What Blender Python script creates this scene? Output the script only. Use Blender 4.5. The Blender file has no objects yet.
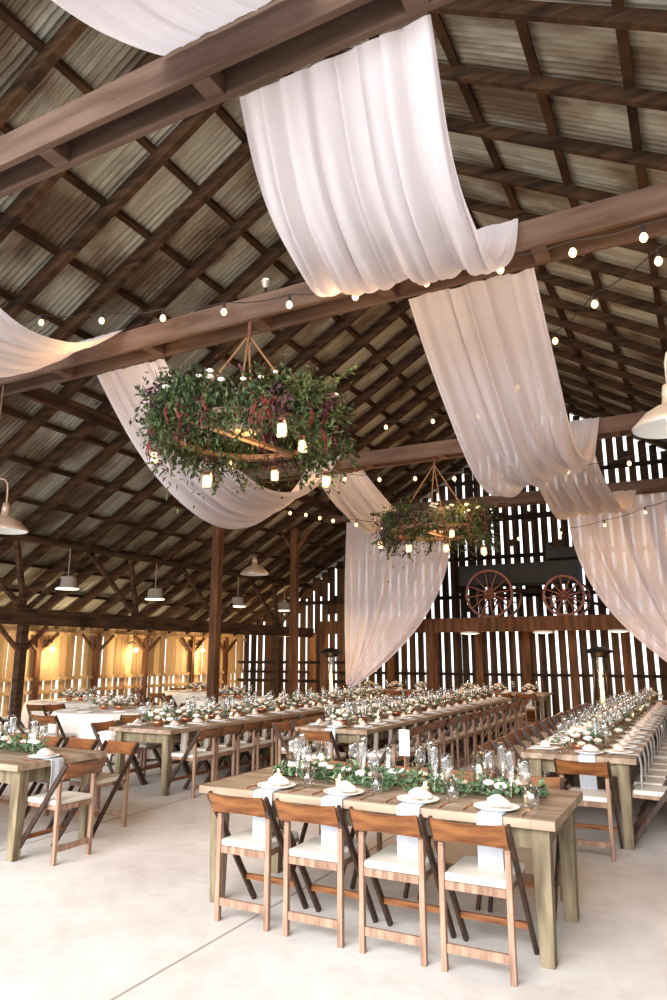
import bpy, math, random
from math import sin, cos, pi, sqrt, atan2, radians
from mathutils import Vector, Matrix, noise
random.seed(7)
S = bpy.context.scene
COL = S.collection

# ------------------------------------------------------------------ camera, sky, exposure
cd = bpy.data.cameras.new('camera'); cam = bpy.data.objects.new('camera', cd); COL.objects.link(cam)
cam.location = (0, 0, 1.65)
cam.rotation_euler = (radians(90 + 12.485), 0, radians(27.423))
cd.sensor_fit = 'VERTICAL'; cd.sensor_height = 36.0; cd.lens = 25.2
cd.clip_end = 400
S.camera = cam
S.view_settings.view_transform = 'Standard'; S.view_settings.look = 'None'
S.view_settings.gamma = 1.0; S.view_settings.use_curve_mapping = False
S.view_settings.exposure = 0.33
w = bpy.data.worlds.new('overcast_sky'); S.world = w; w.use_nodes = True
bg = w.node_tree.nodes['Background']; bg.inputs[0].default_value = (0.93, 0.97, 1.0, 1); bg.inputs[1].default_value = 1.8
S.cycles.max_bounces = 7; S.cycles.diffuse_bounces = 4; S.cycles.glossy_bounces = 2
S.cycles.transparent_max_bounces = 24; S.cycles.transmission_bounces = 4
S.cycles.sample_clamp_indirect = 6.0
SKY_AREA = 1050.0
WARM = (1.0, 0.56, 0.22)

def area_light(name, loc, target, sx, sy, power, color):
    l = bpy.data.lights.new(name, 'AREA'); l.shape = 'RECTANGLE'; l.size = sx; l.size_y = sy
    l.energy = power; l.color = color
    o = bpy.data.objects.new(name, l); COL.objects.link(o); o.location = loc
    o.rotation_euler = (Vector(target) - Vector(loc)).to_track_quat('-Z', 'Y').to_euler()
    return o
# daylight that comes in by the open gable end behind the camera and the open left-hand door beside it
g_ = area_light('open_gable_daylight', (-3.4, -6.5, 5.2), (-3.8, 7.0, 0.0), 12, 5.0, SKY_AREA, (0.97, 0.98, 1.0)); g_.data.spread = radians(100)
area_light('side_door_daylight', (-12.6, 0.8, 1.6), (-3, 4.5, 0.2), 5.0, 2.4, 160, (0.96, 0.98, 1.0))
def point(loc, power, color=WARM, r=0.05, parent=None, name='lamp_light'):
    l = bpy.data.lights.new(name, 'POINT'); l.energy = power; l.color = color; l.shadow_soft_size = r
    o = bpy.data.objects.new(name, l); COL.objects.link(o); o.location = loc
    if parent is not None:
        o.parent = parent
    return o

# ------------------------------------------------------------------ materials
def new_mat(name):
    m = bpy.data.materials.new(name); m.use_nodes = True
    nt = m.node_tree; return m, nt, nt.nodes['Principled BSDF']
def srgb(r, g, b):
    f = lambda c: (c / 255 / 12.92) if c / 255 <= 0.04045 else ((c / 255 + 0.055) / 1.055) ** 2.4
    return (f(r), f(g), f(b), 1)
def mat(name, c, rough=0.6, metal=0.0, var=0.0, scale=(6, 6, 6), c2=None, bump=0.0, spec=0.5, coord='Object', detail=5, lo=0.35, hi=0.65):
    m, nt, p = new_mat(name)
    p.inputs['Roughness'].default_value = rough; p.inputs['Metallic'].default_value = metal
    p.inputs['Specular IOR Level'].default_value = spec
    if c2 is None and not var:
        p.inputs['Base Color'].default_value = c; return m
    if c2 is None:
        c2 = (c[0] * (1 - var), c[1] * (1 - var), c[2] * (1 - var), 1)
    tc = nt.nodes.new('ShaderNodeTexCoord'); mp = nt.nodes.new('ShaderNodeMapping'); mp.inputs['Scale'].default_value = scale
    n = nt.nodes.new('ShaderNodeTexNoise'); n.inputs['Scale'].default_value = 1.0; n.inputs['Detail'].default_value = detail
    r = nt.nodes.new('ShaderNodeValToRGB'); r.color_ramp.elements[0].position = lo; r.color_ramp.elements[1].position = hi
    r.color_ramp.elements[0].color = c2; r.color_ramp.elements[1].color = c
    L = nt.links.new
    L(tc.outputs[coord], mp.inputs[0]); L(mp.outputs[0], n.inputs['Vector']); L(n.outputs['Fac'], r.inputs[0]); L(r.outputs[0], p.inputs['Base Color'])
    if bump:
        b = nt.nodes.new('ShaderNodeBump'); b.inputs['Strength'].default_value = bump; b.inputs['Distance'].default_value = 0.01
        L(n.outputs['Fac'], b.inputs['Height']); L(b.outputs[0], p.inputs['Normal'])
    return m
def emis(name, c, s):
    m, nt, p = new_mat(name); p.inputs['Base Color'].default_value = (0.8, 0.8, 0.8, 1)
    p.inputs['Emission Color'].default_value = c; p.inputs['Emission Strength'].default_value = s; return m
M = {}
M['chair'] = mat('fruitwood', srgb(164, 132, 110), 0.5, c2=srgb(120, 90, 72), scale=(30, 30, 4), bump=0.1, spec=0.35)
M['chair_back'] = mat('fruitwood_back', srgb(138, 88, 50), 0.35, c2=srgb(92, 52, 28), scale=(5, 30, 30), bump=0.1, spec=0.35)
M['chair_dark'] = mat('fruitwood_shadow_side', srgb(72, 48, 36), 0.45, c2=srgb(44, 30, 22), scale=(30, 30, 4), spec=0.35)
M['pad'] = mat('white_vinyl', srgb(214, 208, 196), 0.5)
M['table'] = mat('weathered_pine', srgb(174, 152, 130), 0.55, c2=srgb(126, 104, 84), scale=(1.2, 11, 9), bump=0.1, spec=0.3)
M['tableleg'] = mat('weathered_leg', srgb(140, 126, 100), 0.65, c2=srgb(96, 82, 62), scale=(18, 18, 3), bump=0.2, spec=0.3)
M['beam'] = mat('planed_beam', srgb(106, 84, 72), 0.75, c2=srgb(80, 61, 50), scale=(1.2, 10, 10), bump=0.1, spec=0.2, coord='Generated' if False else 'Object')
M['beam_in'] = mat('beam_inner', srgb(120, 96, 80), 0.75, c2=srgb(84, 64, 50), scale=(1.2, 12, 12), spec=0.2)
M['rafter'] = mat('old_rafter', srgb(78, 56, 38), 0.85, c2=srgb(40, 29, 20), scale=(2, 2, 14), bump=0.2, spec=0.15)
M['post'] = mat('old_post', srgb(108, 72, 46), 0.75, c2=srgb(66, 42, 26), scale=(10, 10, 1.2), bump=0.2, spec=0.2)
M['darkwood'] = mat('dark_old_wood', srgb(52, 38, 28), 0.85, c2=srgb(28, 21, 16), scale=(8, 8, 1.5), bump=0.2, spec=0.15)
M['iron'] = mat('black_iron', srgb(32, 29, 27), 0.5, metal=0.6)
M['rust'] = mat('rusty_iron', srgb(120, 70, 50), 0.7, c2=srgb(70, 42, 32), scale=(9, 9, 9))
M['cord'] = mat('black_cord', srgb(40, 34, 30), 0.7)
M['plate'] = mat('white_china', srgb(244, 242, 238), 0.22)
M['napkin'] = mat('pale_blue_linen', srgb(184, 187, 194), 0.85, var=0.06, scale=(40, 40, 40))
M['napkin_w'] = mat('white_linen', srgb(214, 210, 206), 0.85, var=0.06, scale=(40, 40, 40))
M['blush'] = mat('blush_linen', srgb(232, 210, 196), 0.85, var=0.08, scale=(40, 40, 40))
M['cloth'] = mat('ivory_cloth', srgb(236, 230, 222), 0.85, var=0.05, scale=(5, 5, 5))
M['copper'] = mat('rose_gold', srgb(206, 140, 104), 0.3, metal=0.9)
M['leaf'] = mat('eucalyptus', srgb(110, 130, 96), 0.55, c2=srgb(52, 80, 50), scale=(25, 25, 25), spec=0.3)
M['leaf_dark'] = mat('dark_foliage', srgb(84, 98, 58), 0.6, c2=srgb(30, 42, 24), scale=(9, 9, 9), spec=0.3)
M['plum'] = mat('plum_foliage', srgb(70, 38, 48), 0.6)
M['amaranth'] = mat('amaranth_red', srgb(132, 52, 48), 0.9, c2=srgb(84, 30, 32), scale=(40, 40, 40))
M['rose'] = mat('white_rose', srgb(248, 244, 232), 0.7, var=0.08, scale=(60, 60, 60))
M['rose_b'] = mat('blush_rose', srgb(238, 208, 190), 0.7, var=0.1, scale=(60, 60, 60))
M['ring'] = mat('hoop_wood', srgb(158, 128, 102), 0.7, c2=srgb(108, 82, 62), scale=(8, 8, 20))
M['bucket'] = mat('galvanised', srgb(176, 160, 146), 0.45, metal=0.4, var=0.3, scale=(9, 9, 9))
M['rope'] = mat('rope', srgb(150, 116, 84), 0.9)
M['shade'] = mat('copper_enamel', srgb(168, 142, 124), 0.35, metal=0.25, var=0.2, scale=(5, 5, 5))
M['shade_g'] = mat('grey_enamel', srgb(168, 158, 146), 0.4, metal=0.2)
M['enamel_in'] = mat('white_enamel', srgb(236, 238, 236), 0.4)
M['card'] = mat('white_card', srgb(246, 244, 240), 0.6)
M['wax'] = mat('ivory_wax', srgb(240, 226, 200), 0.5)
M['canvas'] = mat('wagon_paint', srgb(30, 34, 32), 0.7, c2=srgb(18, 20, 19), scale=(3, 3, 3))
M['wheel'] = mat('wagon_wheel_paint', srgb(150, 92, 72), 0.6, c2=srgb(104, 62, 50), scale=(10, 10, 10))
M['bulb'] = emis('warm_bulb', (1.0, 0.60, 0.22, 1), 2.3)
M['flame'] = emis('lantern_glow', (1.0, 0.64, 0.30, 1), 2.6)
M['candle'] = emis('candle_flame', (1.0, 0.7, 0.35, 1), 25)
M['disc'] = emis('lit_diffuser', (1.0, 0.90, 0.76, 1), 2.2)

def thin_glass(name, tint=(1, 1, 1, 1), base=0.10, em=None):
    m, nt, p = new_mat(name); L = nt.links.new
    out = nt.nodes['Material Output']; nt.nodes.remove(p)
    tr = nt.nodes.new('ShaderNodeBsdfTransparent'); tr.inputs[0].default_value = tint
    gl = nt.nodes.new('ShaderNodeBsdfGlossy'); gl.inputs['Roughness'].default_value = 0.06; gl.inputs[0].default_value = (1, 1, 1, 1)
    lw = nt.nodes.new('ShaderNodeLayerWeight'); lw.inputs[0].default_value = 0.35
    mr = nt.nodes.new('ShaderNodeMapRange'); mr.inputs[3].default_value = base; mr.inputs[4].default_value = 0.85
    mx = nt.nodes.new('ShaderNodeMixShader')
    L(lw.outputs['Facing'], mr.inputs[0]); L(mr.outputs[0], mx.inputs[0]); L(tr.outputs[0], mx.inputs[1]); L(gl.outputs[0], mx.inputs[2]); L(mx.outputs[0], out.inputs[0])
    return m
M['glass'] = thin_glass('clear_glass', (0.97, 0.98, 0.98, 1), 0.07)
M['jar'] = thin_glass('jar_glass', (1, 0.97, 0.9, 1), 0.10)

def sheer(name, c, opaque=0.84):
    m, nt, p = new_mat(name); L = nt.links.new
    out = nt.nodes['Material Output']; nt.nodes.remove(p)
    tr = nt.nodes.new('ShaderNodeBsdfTransparent')
    df = nt.nodes.new('ShaderNodeBsdfDiffuse'); df.inputs[0].default_value = c
    tl = nt.nodes.new('ShaderNodeBsdfTranslucent'); tl.inputs[0].default_value = c
    lw = nt.nodes.new('ShaderNodeLayerWeight'); lw.inputs[0].default_value = 0.5
    mr = nt.nodes.new('ShaderNodeMapRange'); mr.inputs[3].default_value = opaque; mr.inputs[4].default_value = 1.0
    m1 = nt.nodes.new('ShaderNodeMixShader'); m1.inputs[0].default_value = 0.42
    m2 = nt.nodes.new('ShaderNodeMixShader')
    L(df.outputs[0], m1.inputs[1]); L(tl.outputs[0], m1.inputs[2])
    L(lw.outputs['Facing'], mr.inputs[0]); L(mr.outputs[0], m2.inputs[0]); L(tr.outputs[0], m2.inputs[1]); L(m1.outputs[0], m2.inputs[2]); L(m2.outputs[0], out.inputs[0])
    return m
M['sheer'] = sheer('sheer_blush_voile', srgb(242, 235, 240), 0.84)
M['curtain'] = sheer('sheer_curtain', srgb(248, 240, 246), 0.90)

def corrugated():
    m, nt, p = new_mat('corrugated_iron'); L = nt.links.new
    p.inputs['Roughness'].default_value = 0.55; p.inputs['Metallic'].default_value = 0.25
    tc = nt.nodes.new('ShaderNodeTexCoord')
    def nz(sc, det):
        mp = nt.nodes.new('ShaderNodeMapping'); mp.inputs['Scale'].default_value = sc
        n = nt.nodes.new('ShaderNodeTexNoise'); n.inputs['Scale'].default_value = 1; n.inputs['Detail'].default_value = det
        L(tc.outputs['Object'], mp.inputs[0]); L(mp.outputs[0], n.inputs['Vector']); return n
    n1 = nz((0.9, 1.3, 0.9), 4); n2 = nz((1.2, 14, 1.2), 3)
    r = nt.nodes.new('ShaderNodeValToRGB'); e = r.color_ramp.elements
    e[0].position = 0.36; e[0].color = srgb(100, 82, 62); e[1].position = 0.58; e[1].color = srgb(172, 172, 160)
    x = e.new(0.47); x.color = srgb(140, 132, 116)
    r2 = nt.nodes.new('ShaderNodeValToRGB'); r2.color_ramp.elements[0].position = 0.3; r2.color_ramp.elements[0].color = (0.55, 0.5, 0.45, 1); r2.color_ramp.elements[1].position = 0.6
    mx = nt.nodes.new('ShaderNodeMix'); mx.data_type = 'RGBA'; mx.blend_type = 'MULTIPLY'; mx.inputs[0].default_value = 0.8
    L(n1.outputs['Fac'], r.inputs[0]); L(n2.outputs['Fac'], r2.inputs[0]); L(r.outputs[0], mx.inputs[6]); L(r2.outputs[0], mx.inputs[7]); L(mx.outputs[2], p.inputs['Base Color'])
    return m
M['roof'] = corrugated()

def concrete():
    m, nt, p = new_mat('worn_concrete'); L = nt.links.new
    p.inputs['Roughness'].default_value = 0.62; p.inputs['Specular IOR Level'].default_value = 0.35
    tc = nt.nodes.new('ShaderNodeTexCoord')
    n1 = nt.nodes.new('ShaderNodeTexNoise'); n1.inputs['Scale'].default_value = 0.9; n1.inputs['Detail'].default_value = 8; n1.inputs['Roughness'].default_value = 0.62
    n2 = nt.nodes.new('ShaderNodeTexNoise'); n2.inputs['Scale'].default_value = 7; n2.inputs['Detail'].default_value = 6; n2.inputs['Roughness'].default_value = 0.7
    L(tc.outputs['Object'], n1.inputs['Vector']); L(tc.outputs['Object'], n2.inputs['Vector'])
    r = nt.nodes.new('ShaderNodeValToRGB'); e = r.color_ramp.elements
    e[0].position = 0.33; e[0].color = srgb(196, 188, 181); e[1].position = 0.62; e[1].color = srgb(222, 216, 210)
    r2 = nt.nodes.new('ShaderNodeValToRGB'); r2.color_ramp.elements[0].position = 0.30; r2.color_ramp.elements[0].color = (0.80, 0.78, 0.76, 1); r2.color_ramp.elements[1].position = 0.55
    mx = nt.nodes.new('ShaderNodeMix'); mx.data_type = 'RGBA'; mx.blend_type = 'MULTIPLY'; mx.inputs[0].default_value = 0.6
    L(n1.outputs['Fac'], r.inputs[0]); L(n2.outputs['Fac'], r2.inputs[0]); L(r.outputs[0], mx.inputs[6]); L(r2.outputs[0], mx.inputs[7]); L(mx.outputs[2], p.inputs['Base Color'])
    b = nt.nodes.new('ShaderNodeBump'); b.inputs['Strength'].default_value = 0.15; b.inputs['Distance'].default_value = 0.01
    L(n2.outputs['Fac'], b.inputs['Height']); L(b.outputs[0], p.inputs['Normal'])
    return m
M['floor'] = concrete()

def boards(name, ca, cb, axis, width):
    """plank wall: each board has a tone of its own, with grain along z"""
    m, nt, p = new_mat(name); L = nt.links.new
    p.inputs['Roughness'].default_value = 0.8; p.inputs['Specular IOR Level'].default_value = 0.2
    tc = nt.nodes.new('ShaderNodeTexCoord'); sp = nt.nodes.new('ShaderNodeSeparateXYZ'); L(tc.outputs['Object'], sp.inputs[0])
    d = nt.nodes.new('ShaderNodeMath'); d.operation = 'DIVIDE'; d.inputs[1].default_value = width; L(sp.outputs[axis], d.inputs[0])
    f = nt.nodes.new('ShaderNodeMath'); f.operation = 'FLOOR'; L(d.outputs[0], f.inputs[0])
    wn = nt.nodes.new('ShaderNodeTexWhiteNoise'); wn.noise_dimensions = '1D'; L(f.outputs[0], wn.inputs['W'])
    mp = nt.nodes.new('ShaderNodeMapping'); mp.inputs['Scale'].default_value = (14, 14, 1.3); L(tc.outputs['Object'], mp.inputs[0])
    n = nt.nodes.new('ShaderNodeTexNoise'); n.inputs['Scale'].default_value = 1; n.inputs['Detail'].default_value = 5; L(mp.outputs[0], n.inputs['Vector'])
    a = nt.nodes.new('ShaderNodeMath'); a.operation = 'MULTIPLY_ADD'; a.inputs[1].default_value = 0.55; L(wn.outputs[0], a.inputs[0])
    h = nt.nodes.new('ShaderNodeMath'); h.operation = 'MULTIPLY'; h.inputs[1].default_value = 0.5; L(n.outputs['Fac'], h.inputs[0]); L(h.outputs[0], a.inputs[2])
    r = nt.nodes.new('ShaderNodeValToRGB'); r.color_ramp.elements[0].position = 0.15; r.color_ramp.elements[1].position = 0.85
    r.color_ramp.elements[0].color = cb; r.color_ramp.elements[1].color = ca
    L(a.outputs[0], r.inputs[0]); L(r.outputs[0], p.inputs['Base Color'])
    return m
M['wall_side'] = boards('pine_wall_boards', srgb(226, 194, 146), srgb(140, 104, 66), 1, 0.21)
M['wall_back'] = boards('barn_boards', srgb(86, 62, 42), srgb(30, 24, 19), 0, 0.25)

# ------------------------------------------------------------------ mesh helpers
class MB:
    def __init__(s): s.v = []; s.f = []
    def add(s, vs, fs):
        o = len(s.v); s.v += [tuple(p) for p in vs]; s.f += [tuple(o + i for i in f) for f in fs]; return s
    def box(s, c, d, rot=None, taper=1.0):
        x, y, z = d[0] / 2, d[1] / 2, d[2] / 2; vs = []
        for k in (-1, 1):
            t = taper if k < 0 else 1
            for (a, b) in ((-1, -1), (1, -1), (1, 1), (-1, 1)):
                p = Vector((a * x * t, b * y * t, k * z))
                if rot is not None: p = rot @ p
                vs.append(p + Vector(c))
        return s.add(vs, [(3, 2, 1, 0), (4, 5, 6, 7), (0, 1, 5, 4), (1, 2, 6, 5), (2, 3, 7, 6), (3, 0, 4, 7)])
    def bar(s, p0, p1, w, h, up=(0, 0, 1)):
        p0 = Vector(p0); p1 = Vector(p1); d = (p1 - p0); L = d.length; d.normalize()
        up = Vector(up); sx = d.cross(up)
        if sx.length < 1e-4: sx = d.cross(Vector((0, 1, 0)))
        sx.normalize(); uz = sx.cross(d)
        vs = []
        for q in (p0, p1):
            for (a, b) in ((-1, -1), (1, -1), (1, 1), (-1, 1)):
                vs.append(q + sx * (a * w / 2) + uz * (b * h / 2))
        return s.add(vs, [(3, 2, 1, 0), (4, 5, 6, 7), (0, 1, 5, 4), (1, 2, 6, 5), (2, 3, 7, 6), (3, 0, 4, 7)])
    def tube(s, pts, r, n=8, caps=True):
        pts = [Vector(p) for p in pts]; rs = r if isinstance(r, (list, tuple)) else [r] * len(pts)
        vs = []; fs = []
        for i, p in enumerate(pts):
            d = (pts[min(i + 1, len(pts) - 1)] - pts[max(i - 1, 0)]).normalized()
            a = d.cross(Vector((0, 0, 1)))
            if a.length < 1e-3: a = d.cross(Vector((0, 1, 0)))
            a.normalize(); b = a.cross(d)
            for k in range(n):
                t = 2 * pi * k / n; vs.append(p + (a * cos(t) + b * sin(t)) * rs[i])
        for i in range(len(pts) - 1):
            for k in range(n):
                fs.append((i * n + k, i * n + (k + 1) % n, (i + 1) * n + (k + 1) % n, (i + 1) * n + k))
        if caps: fs += [tuple(range(n))[::-1], tuple((len(pts) - 1) * n + k for k in range(n))]
        return s.add(vs, fs)
    def lathe(s, prof, c=(0, 0, 0), n=16):
        vs = []; fs = []
        for (r, z) in prof:
            for k in range(n):
                t = 2 * pi * k / n; vs.append((c[0] + r * cos(t), c[1] + r * sin(t), c[2] + z))
        for i in range(len(prof) - 1):
            for k in range(n):
                fs.append((i * n + k, i * n + (k + 1) % n, (i + 1) * n + (k + 1) % n, (i + 1) * n + k))
        return s.add(vs, fs)
    def ball(s, c, r, n=8, m=6, sq=(1, 1, 1)):
        vs = []; fs = []
        for i in range(m + 1):
            a = pi * i / m
            for k in range(n):
                t = 2 * pi * k / n
                vs.append((c[0] + r * sq[0] * sin(a) * cos(t), c[1] + r * sq[1] * sin(a) * sin(t), c[2] + r * sq[2] * cos(a)))
        for i in range(m):
            for k in range(n):
                fs.append((i * n + k, (i + 1) * n + k, (i + 1) * n + (k + 1) % n, i * n + (k + 1) % n))
        return s.add(vs, fs)
    def leaf(s, c, d, L, W):
        c = Vector(c); d = Vector(d).normalized()
        side = d.cross(Vector((random.uniform(-1, 1), random.uniform(-1, 1), random.uniform(-1, 1))))
        if side.length < 1e-3: side = Vector((1, 0, 0))
        side.normalize(); nn = side.cross(d)
        a = c; b = c + d * L * 0.4 + side * W / 2 + nn * L * 0.05; e = c + d * L * 0.4 - side * W / 2 + nn * L * 0.05; t = c + d * L - nn * L * 0.1
        m_ = c + d * L * 0.45 - nn * W * 0.12
        return s.add([a, b, t, e, m_], [(0, 1, 4), (1, 2, 4), (2, 3, 4), (3, 0, 4)])
    def build(s, name, material, parent=None, smooth=False, bevel=0.0, loc=None):
        me = bpy.data.meshes.new(name); me.from_pydata(s.v, [], s.f); me.update()
        me.materials.append(material)
        if smooth:
            for p in me.polygons: p.use_smooth = True
        o = bpy.data.objects.new(name, me); COL.objects.link(o)
        if parent is not None: o.parent = parent
        if loc is not None: o.location = loc
        if bevel:
            b = o.modifiers.new('bevel', 'BEVEL'); b.width = bevel; b.segments = 2; b.limit_method = 'ANGLE'
        return o
def tag(o, label=None, cat=None, group=None, kind=None):
    if label: o['label'] = label
    if cat: o['category'] = cat
    if group: o['group'] = group
    if kind: o['kind'] = kind
    return o
def empty(name, loc=(0, 0, 0), rz=0.0):
    o = bpy.data.objects.new(name, None); COL.objects.link(o); o.location = loc; o.rotation_euler = (0, 0, rz); o.empty_display_size = 0.1
    return o
def copy_tree(o, parent=None):
    c = o.copy(); COL.objects.link(c)
    if parent is not None: c.parent = parent
    for ch in list(o.children):
        if ch.parent == o: copy_tree(ch, c)
    return c
class Proto:
    """first use moves the original, every later one copies it with its parts"""
    def __init__(s, root): s.root = root; s.used = False
    def put(s, loc, rz, label, cat, group):
        o = copy_tree(s.root) if s.used else s.root
        s.used = True
        o.location = loc; o.rotation_euler = (0, 0, rz)
        tag(o, label, cat, group); return o
ORD = ['first', 'second', 'third', 'fourth', 'fifth', 'sixth', 'seventh', 'eighth', 'ninth', 'tenth', 'eleventh', 'twelfth', 'thirteenth', 'fourteenth', 'fifteenth', 'sixteenth', 'seventeenth', 'eighteenth', 'nineteenth', 'twentieth']

# ------------------------------------------------------------------ barn shell
XR, ZR, SL = -3.1, 8.2, 0.60            # ridge x, ridge height (rafter undersides), slope
YB = 18.9                                # end wall
XL, XRR = -13.0, 6.8                     # outer side walls
def zroof(x, off=0.0): return ZR + off - SL * abs(x - XR)

fl = MB(); fl.box(((XL + XRR) / 2, 8.5, -0.06), (XRR - XL + 0.4, 21.6, 0.12))
tag(fl.build('floor', M['floor']), 'worn pale grey concrete barn floor', kind='structure')
jt = MB()
for x in (-5.57, -2.75, 0.4): jt.box((x, 8.5, 0.001), (0.012, 21.0, 0.003))
tag(jt.build('floor_joints', mat('joint_dirt', srgb(158, 146, 136), 0.9)), 'thin dark saw-cut joints in the concrete floor', kind='structure')
gr = MB(); gr.box((-3, 10, -0.3), (160, 160, 0.12))
tag(gr.build('ground', mat('pale_gravel', srgb(206, 200, 190), 0.9, var=0.15, scale=(2, 2, 2))), 'pale gravel ground outside the barn', kind='structure')

# corrugated roof sheets, one mesh for each slope
for sgn, nm, lb in ((-1, 'ceiling_left', 'corrugated metal roof slope on the left'), (1, 'ceiling_right', 'corrugated metal roof slope on the right')):
    xe = XL - 0.5 if sgn < 0 else XRR + 0.5
    run = abs(xe - XR); nsh = 5
    pitch = 0.074; ny = int(20.6 / pitch * 6)
    vs = []; fs = []
    for k in range(nsh):
        xa = XR + sgn * run * k / nsh; xb = XR + sgn * (run * (k + 1) / nsh + 0.12)
        o0 = len(vs)
        for i in range(ny + 1):
            y = -1.2 + 20.6 * i / ny
            dz = 0.021 * sin(2 * pi * y / pitch) + 0.006 * noise.noise(Vector((k * 3.1, y * 0.8, sgn)))
            for x, e in ((xa, 0.02), (xb, 0.0)):
                vs.append((x, y, zroof(x, 0.235) + dz + e + 0.0))
        for i in range(ny):
            a = o0 + 2 * i; fs.append((a, a + 1, a + 3, a + 2))
    b = MB(); b.v = vs; b.f = fs
    tag(b.build(nm, M['roof'], smooth=True), lb, kind='structure')
rc = MB(); rc.bar((XR, -1.2, ZR + 0.08), (XR, 19.2, ZR + 0.08), 0.05, 0.22)
tag(rc.build('ridge_beam', M['rafter']), 'ridge board at the top of the roof', kind='structure')
# purlins run the length of the barn, rafters hang below them
def slope_bar(y, x0, x1, w_, h_, off): 
    b = MB(); b.bar((x0, y, zroof(x0, off)), (x1, y, zroof(x1, off)), w_, h_); return b
xs = [-3.55, -4.27, -4.99, -5.71, -6.43, -7.15, -7.87, -8.59, -9.31, -10.03, -10.75, -11.47, -12.19, -12.8] + [-2.45, -1.66, -0.88, -0.10, 0.68, 1.46, 2.24, 3.02, 3.8, 4.58, 5.36, 6.14]
for x in xs:
    b = MB(); b.bar((x, -1.1, zroof(x, 0.175)), (x, YB, zroof(x, 0.175)), 0.085, 0.06)
    tag(b.build('purlin', M['rafter']), 'roof purlin running the length of the barn', kind='structure')
for sgn, y0, st, xe in ((-1, 3.68 - 5 * 0.77, 0.77, XL - 0.1), (1, 5.02 - 6 * 0.885, 0.885, XRR + 0.1)):
    y = y0
    while y < YB - 0.1:
        b = slope_bar(y, XR, xe, 0.085 if sgn < 0 else 0.065, 0.18 if sgn < 0 else 0.13, 0.06 if sgn < 0 else 0.085)
        tag(b.build('rafter', M['rafter']), 'old sawn rafter under the %s roof slope' % ('left' if sgn < 0 else 'right'), kind='structure')
        y += st
# heavy pole purlin and plates
for x, z, r in ((-10.45, 3.66, 0.06),):
    b = MB(); b.tube([(x, y, z + 0.02 * sin(y)) for y in (-0.5, 3, 6, 9, 12, 15, 18.6)], r, 8)
    tag(b.build('pole_plate', M['rafter'], smooth=True), 'long pole plate under the left roof slope', kind='structure')
for x in (-7.9, 1.7):
    b = MB(); b.box((x, 9, zroof(x, -0.12)), (0.07, 19.6, 0.2)); tag(b.build('wall_plate', M['rafter']), 'long timber plate along the roof slope', kind='structure')

# paired tie beams with spacer blocks
def tie(y1, y2, label, x0=-8.45, x1=2.25, hgt=0.25, sp0=-7.9, sps=1.4):
    z = 5.0 + hgt / 2
    root = empty('tie_beam', (0, (y1 + y2) / 2, 5.0)); tag(root, label, kind='structure')
    yc = (y1 + y2) / 2
    MB().box(((x0 + x1) / 2, y1 - yc, hgt / 2), (x1 - x0, 0.05, hgt)).build('near_plank', M['beam'], root, bevel=0.004)
    MB().box(((x0 + x1) / 2, y2 - yc, hgt / 2), (x1 - x0, 0.05, hgt)).build('far_plank', M['beam'], root, bevel=0.004)
    x = sp0
    while x < x1:
        MB().box((x, 0, 0.07), (0.13, y2 - y1 - 0.05, 0.15)).build('spacer_block', M['beam'], root, bevel=0.004)
        x += sps
    for xx in (-6.3, -3.4, -0.9): pass
    return root
tie(2.75, 2.95, 'nearest tie beam, overhead across the top of the picture', sp0=-7.61, sps=1.32)
tie(5.47, 5.76, 'second tie beam, carrying the big flower chandelier', sp0=-8.06, sps=1.43)
tie(11.12, 11.4, 'third tie beam, carrying the smaller far chandelier')
tie(15.7, 15.95, 'farthest tie beam, where the two sheer curtains hang')
MB().box((-3.1, 0.1, 5.12), (10.7, 0.2, 0.25)).build('tie_beam', M['beam'])['kind'] = 'structure'

# posts of the nave
def post(x, y, h_, lb, w_=0.17, m='post', br=True):
    r = empty('nave_post', (x, y, 0)); tag(r, lb, kind='structure')
    MB().box((0, 0, h_ / 2), (w_, w_, h_)).build('shaft', M[m], r, bevel=0.012)
    if br:
        for s_ in (-1, 1): MB().bar((s_ * 0.42, 0, h_ - 0.04), (s_ * 0.05, 0, h_ - 0.55), 0.07, 0.08, up=(0, 1, 0)).build('knee_brace', M[m], r)
post(-8.45, 11.26, 4.95, 'brown timber post under the third tie beam', br=False)
post(-8.78, 14.85, 4.72, 'brown timber post with flared knee braces near the far curtain')
for y in (11.26, 15.8): post(2.2, y, 4.95, 'brown timber post on the right of the nave', br=False)
post(-8.45, 2.85, 4.95, 'brown timber post at the near left of the nave', br=False)

# arcade beam, posts and struts of the left aisle
b = MB(); b.box((-10.5, 9.0, 2.30), (0.16, 19.6, 0.27)); tag(b.build('arcade_beam', M['rafter']), 'long dark beam over the left aisle', kind='structure')
for y in (4.7, 8.5, 11.3, 14.1, 16.9):
    r = empty('aisle_post', (-10.5, y, 0)); tag(r, 'struts and post of the long beam of the left aisle', kind='structure')
    if y < 9 or y > 16: MB().box((0, 0, 1.08), (0.14, 0.14, 2.16)).build('shaft', M['rafter'], r)
    if y < 9:
      for s_ in (-1, 1): MB().bar((0, s_ * 0.5, 2.14), (0, s_ * 0.05, 1.72), 0.06, 0.07, up=(1, 0, 0)).build('knee_brace', M['post'], r)
    for s_ in (-1, 1): MB().bar((0, s_ * 1.45, 3.62), (0, s_ * 0.06, 2.45), 0.07, 0.09, up=(1, 0, 0)).build('strut', M['rafter'], r)
    MB().bar((0, -0.3, 3.62), (0, -0.02, 2.45), 0.07, 0.09, up=(1, 0, 0)).build('strut', M['rafter'], r)

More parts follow.
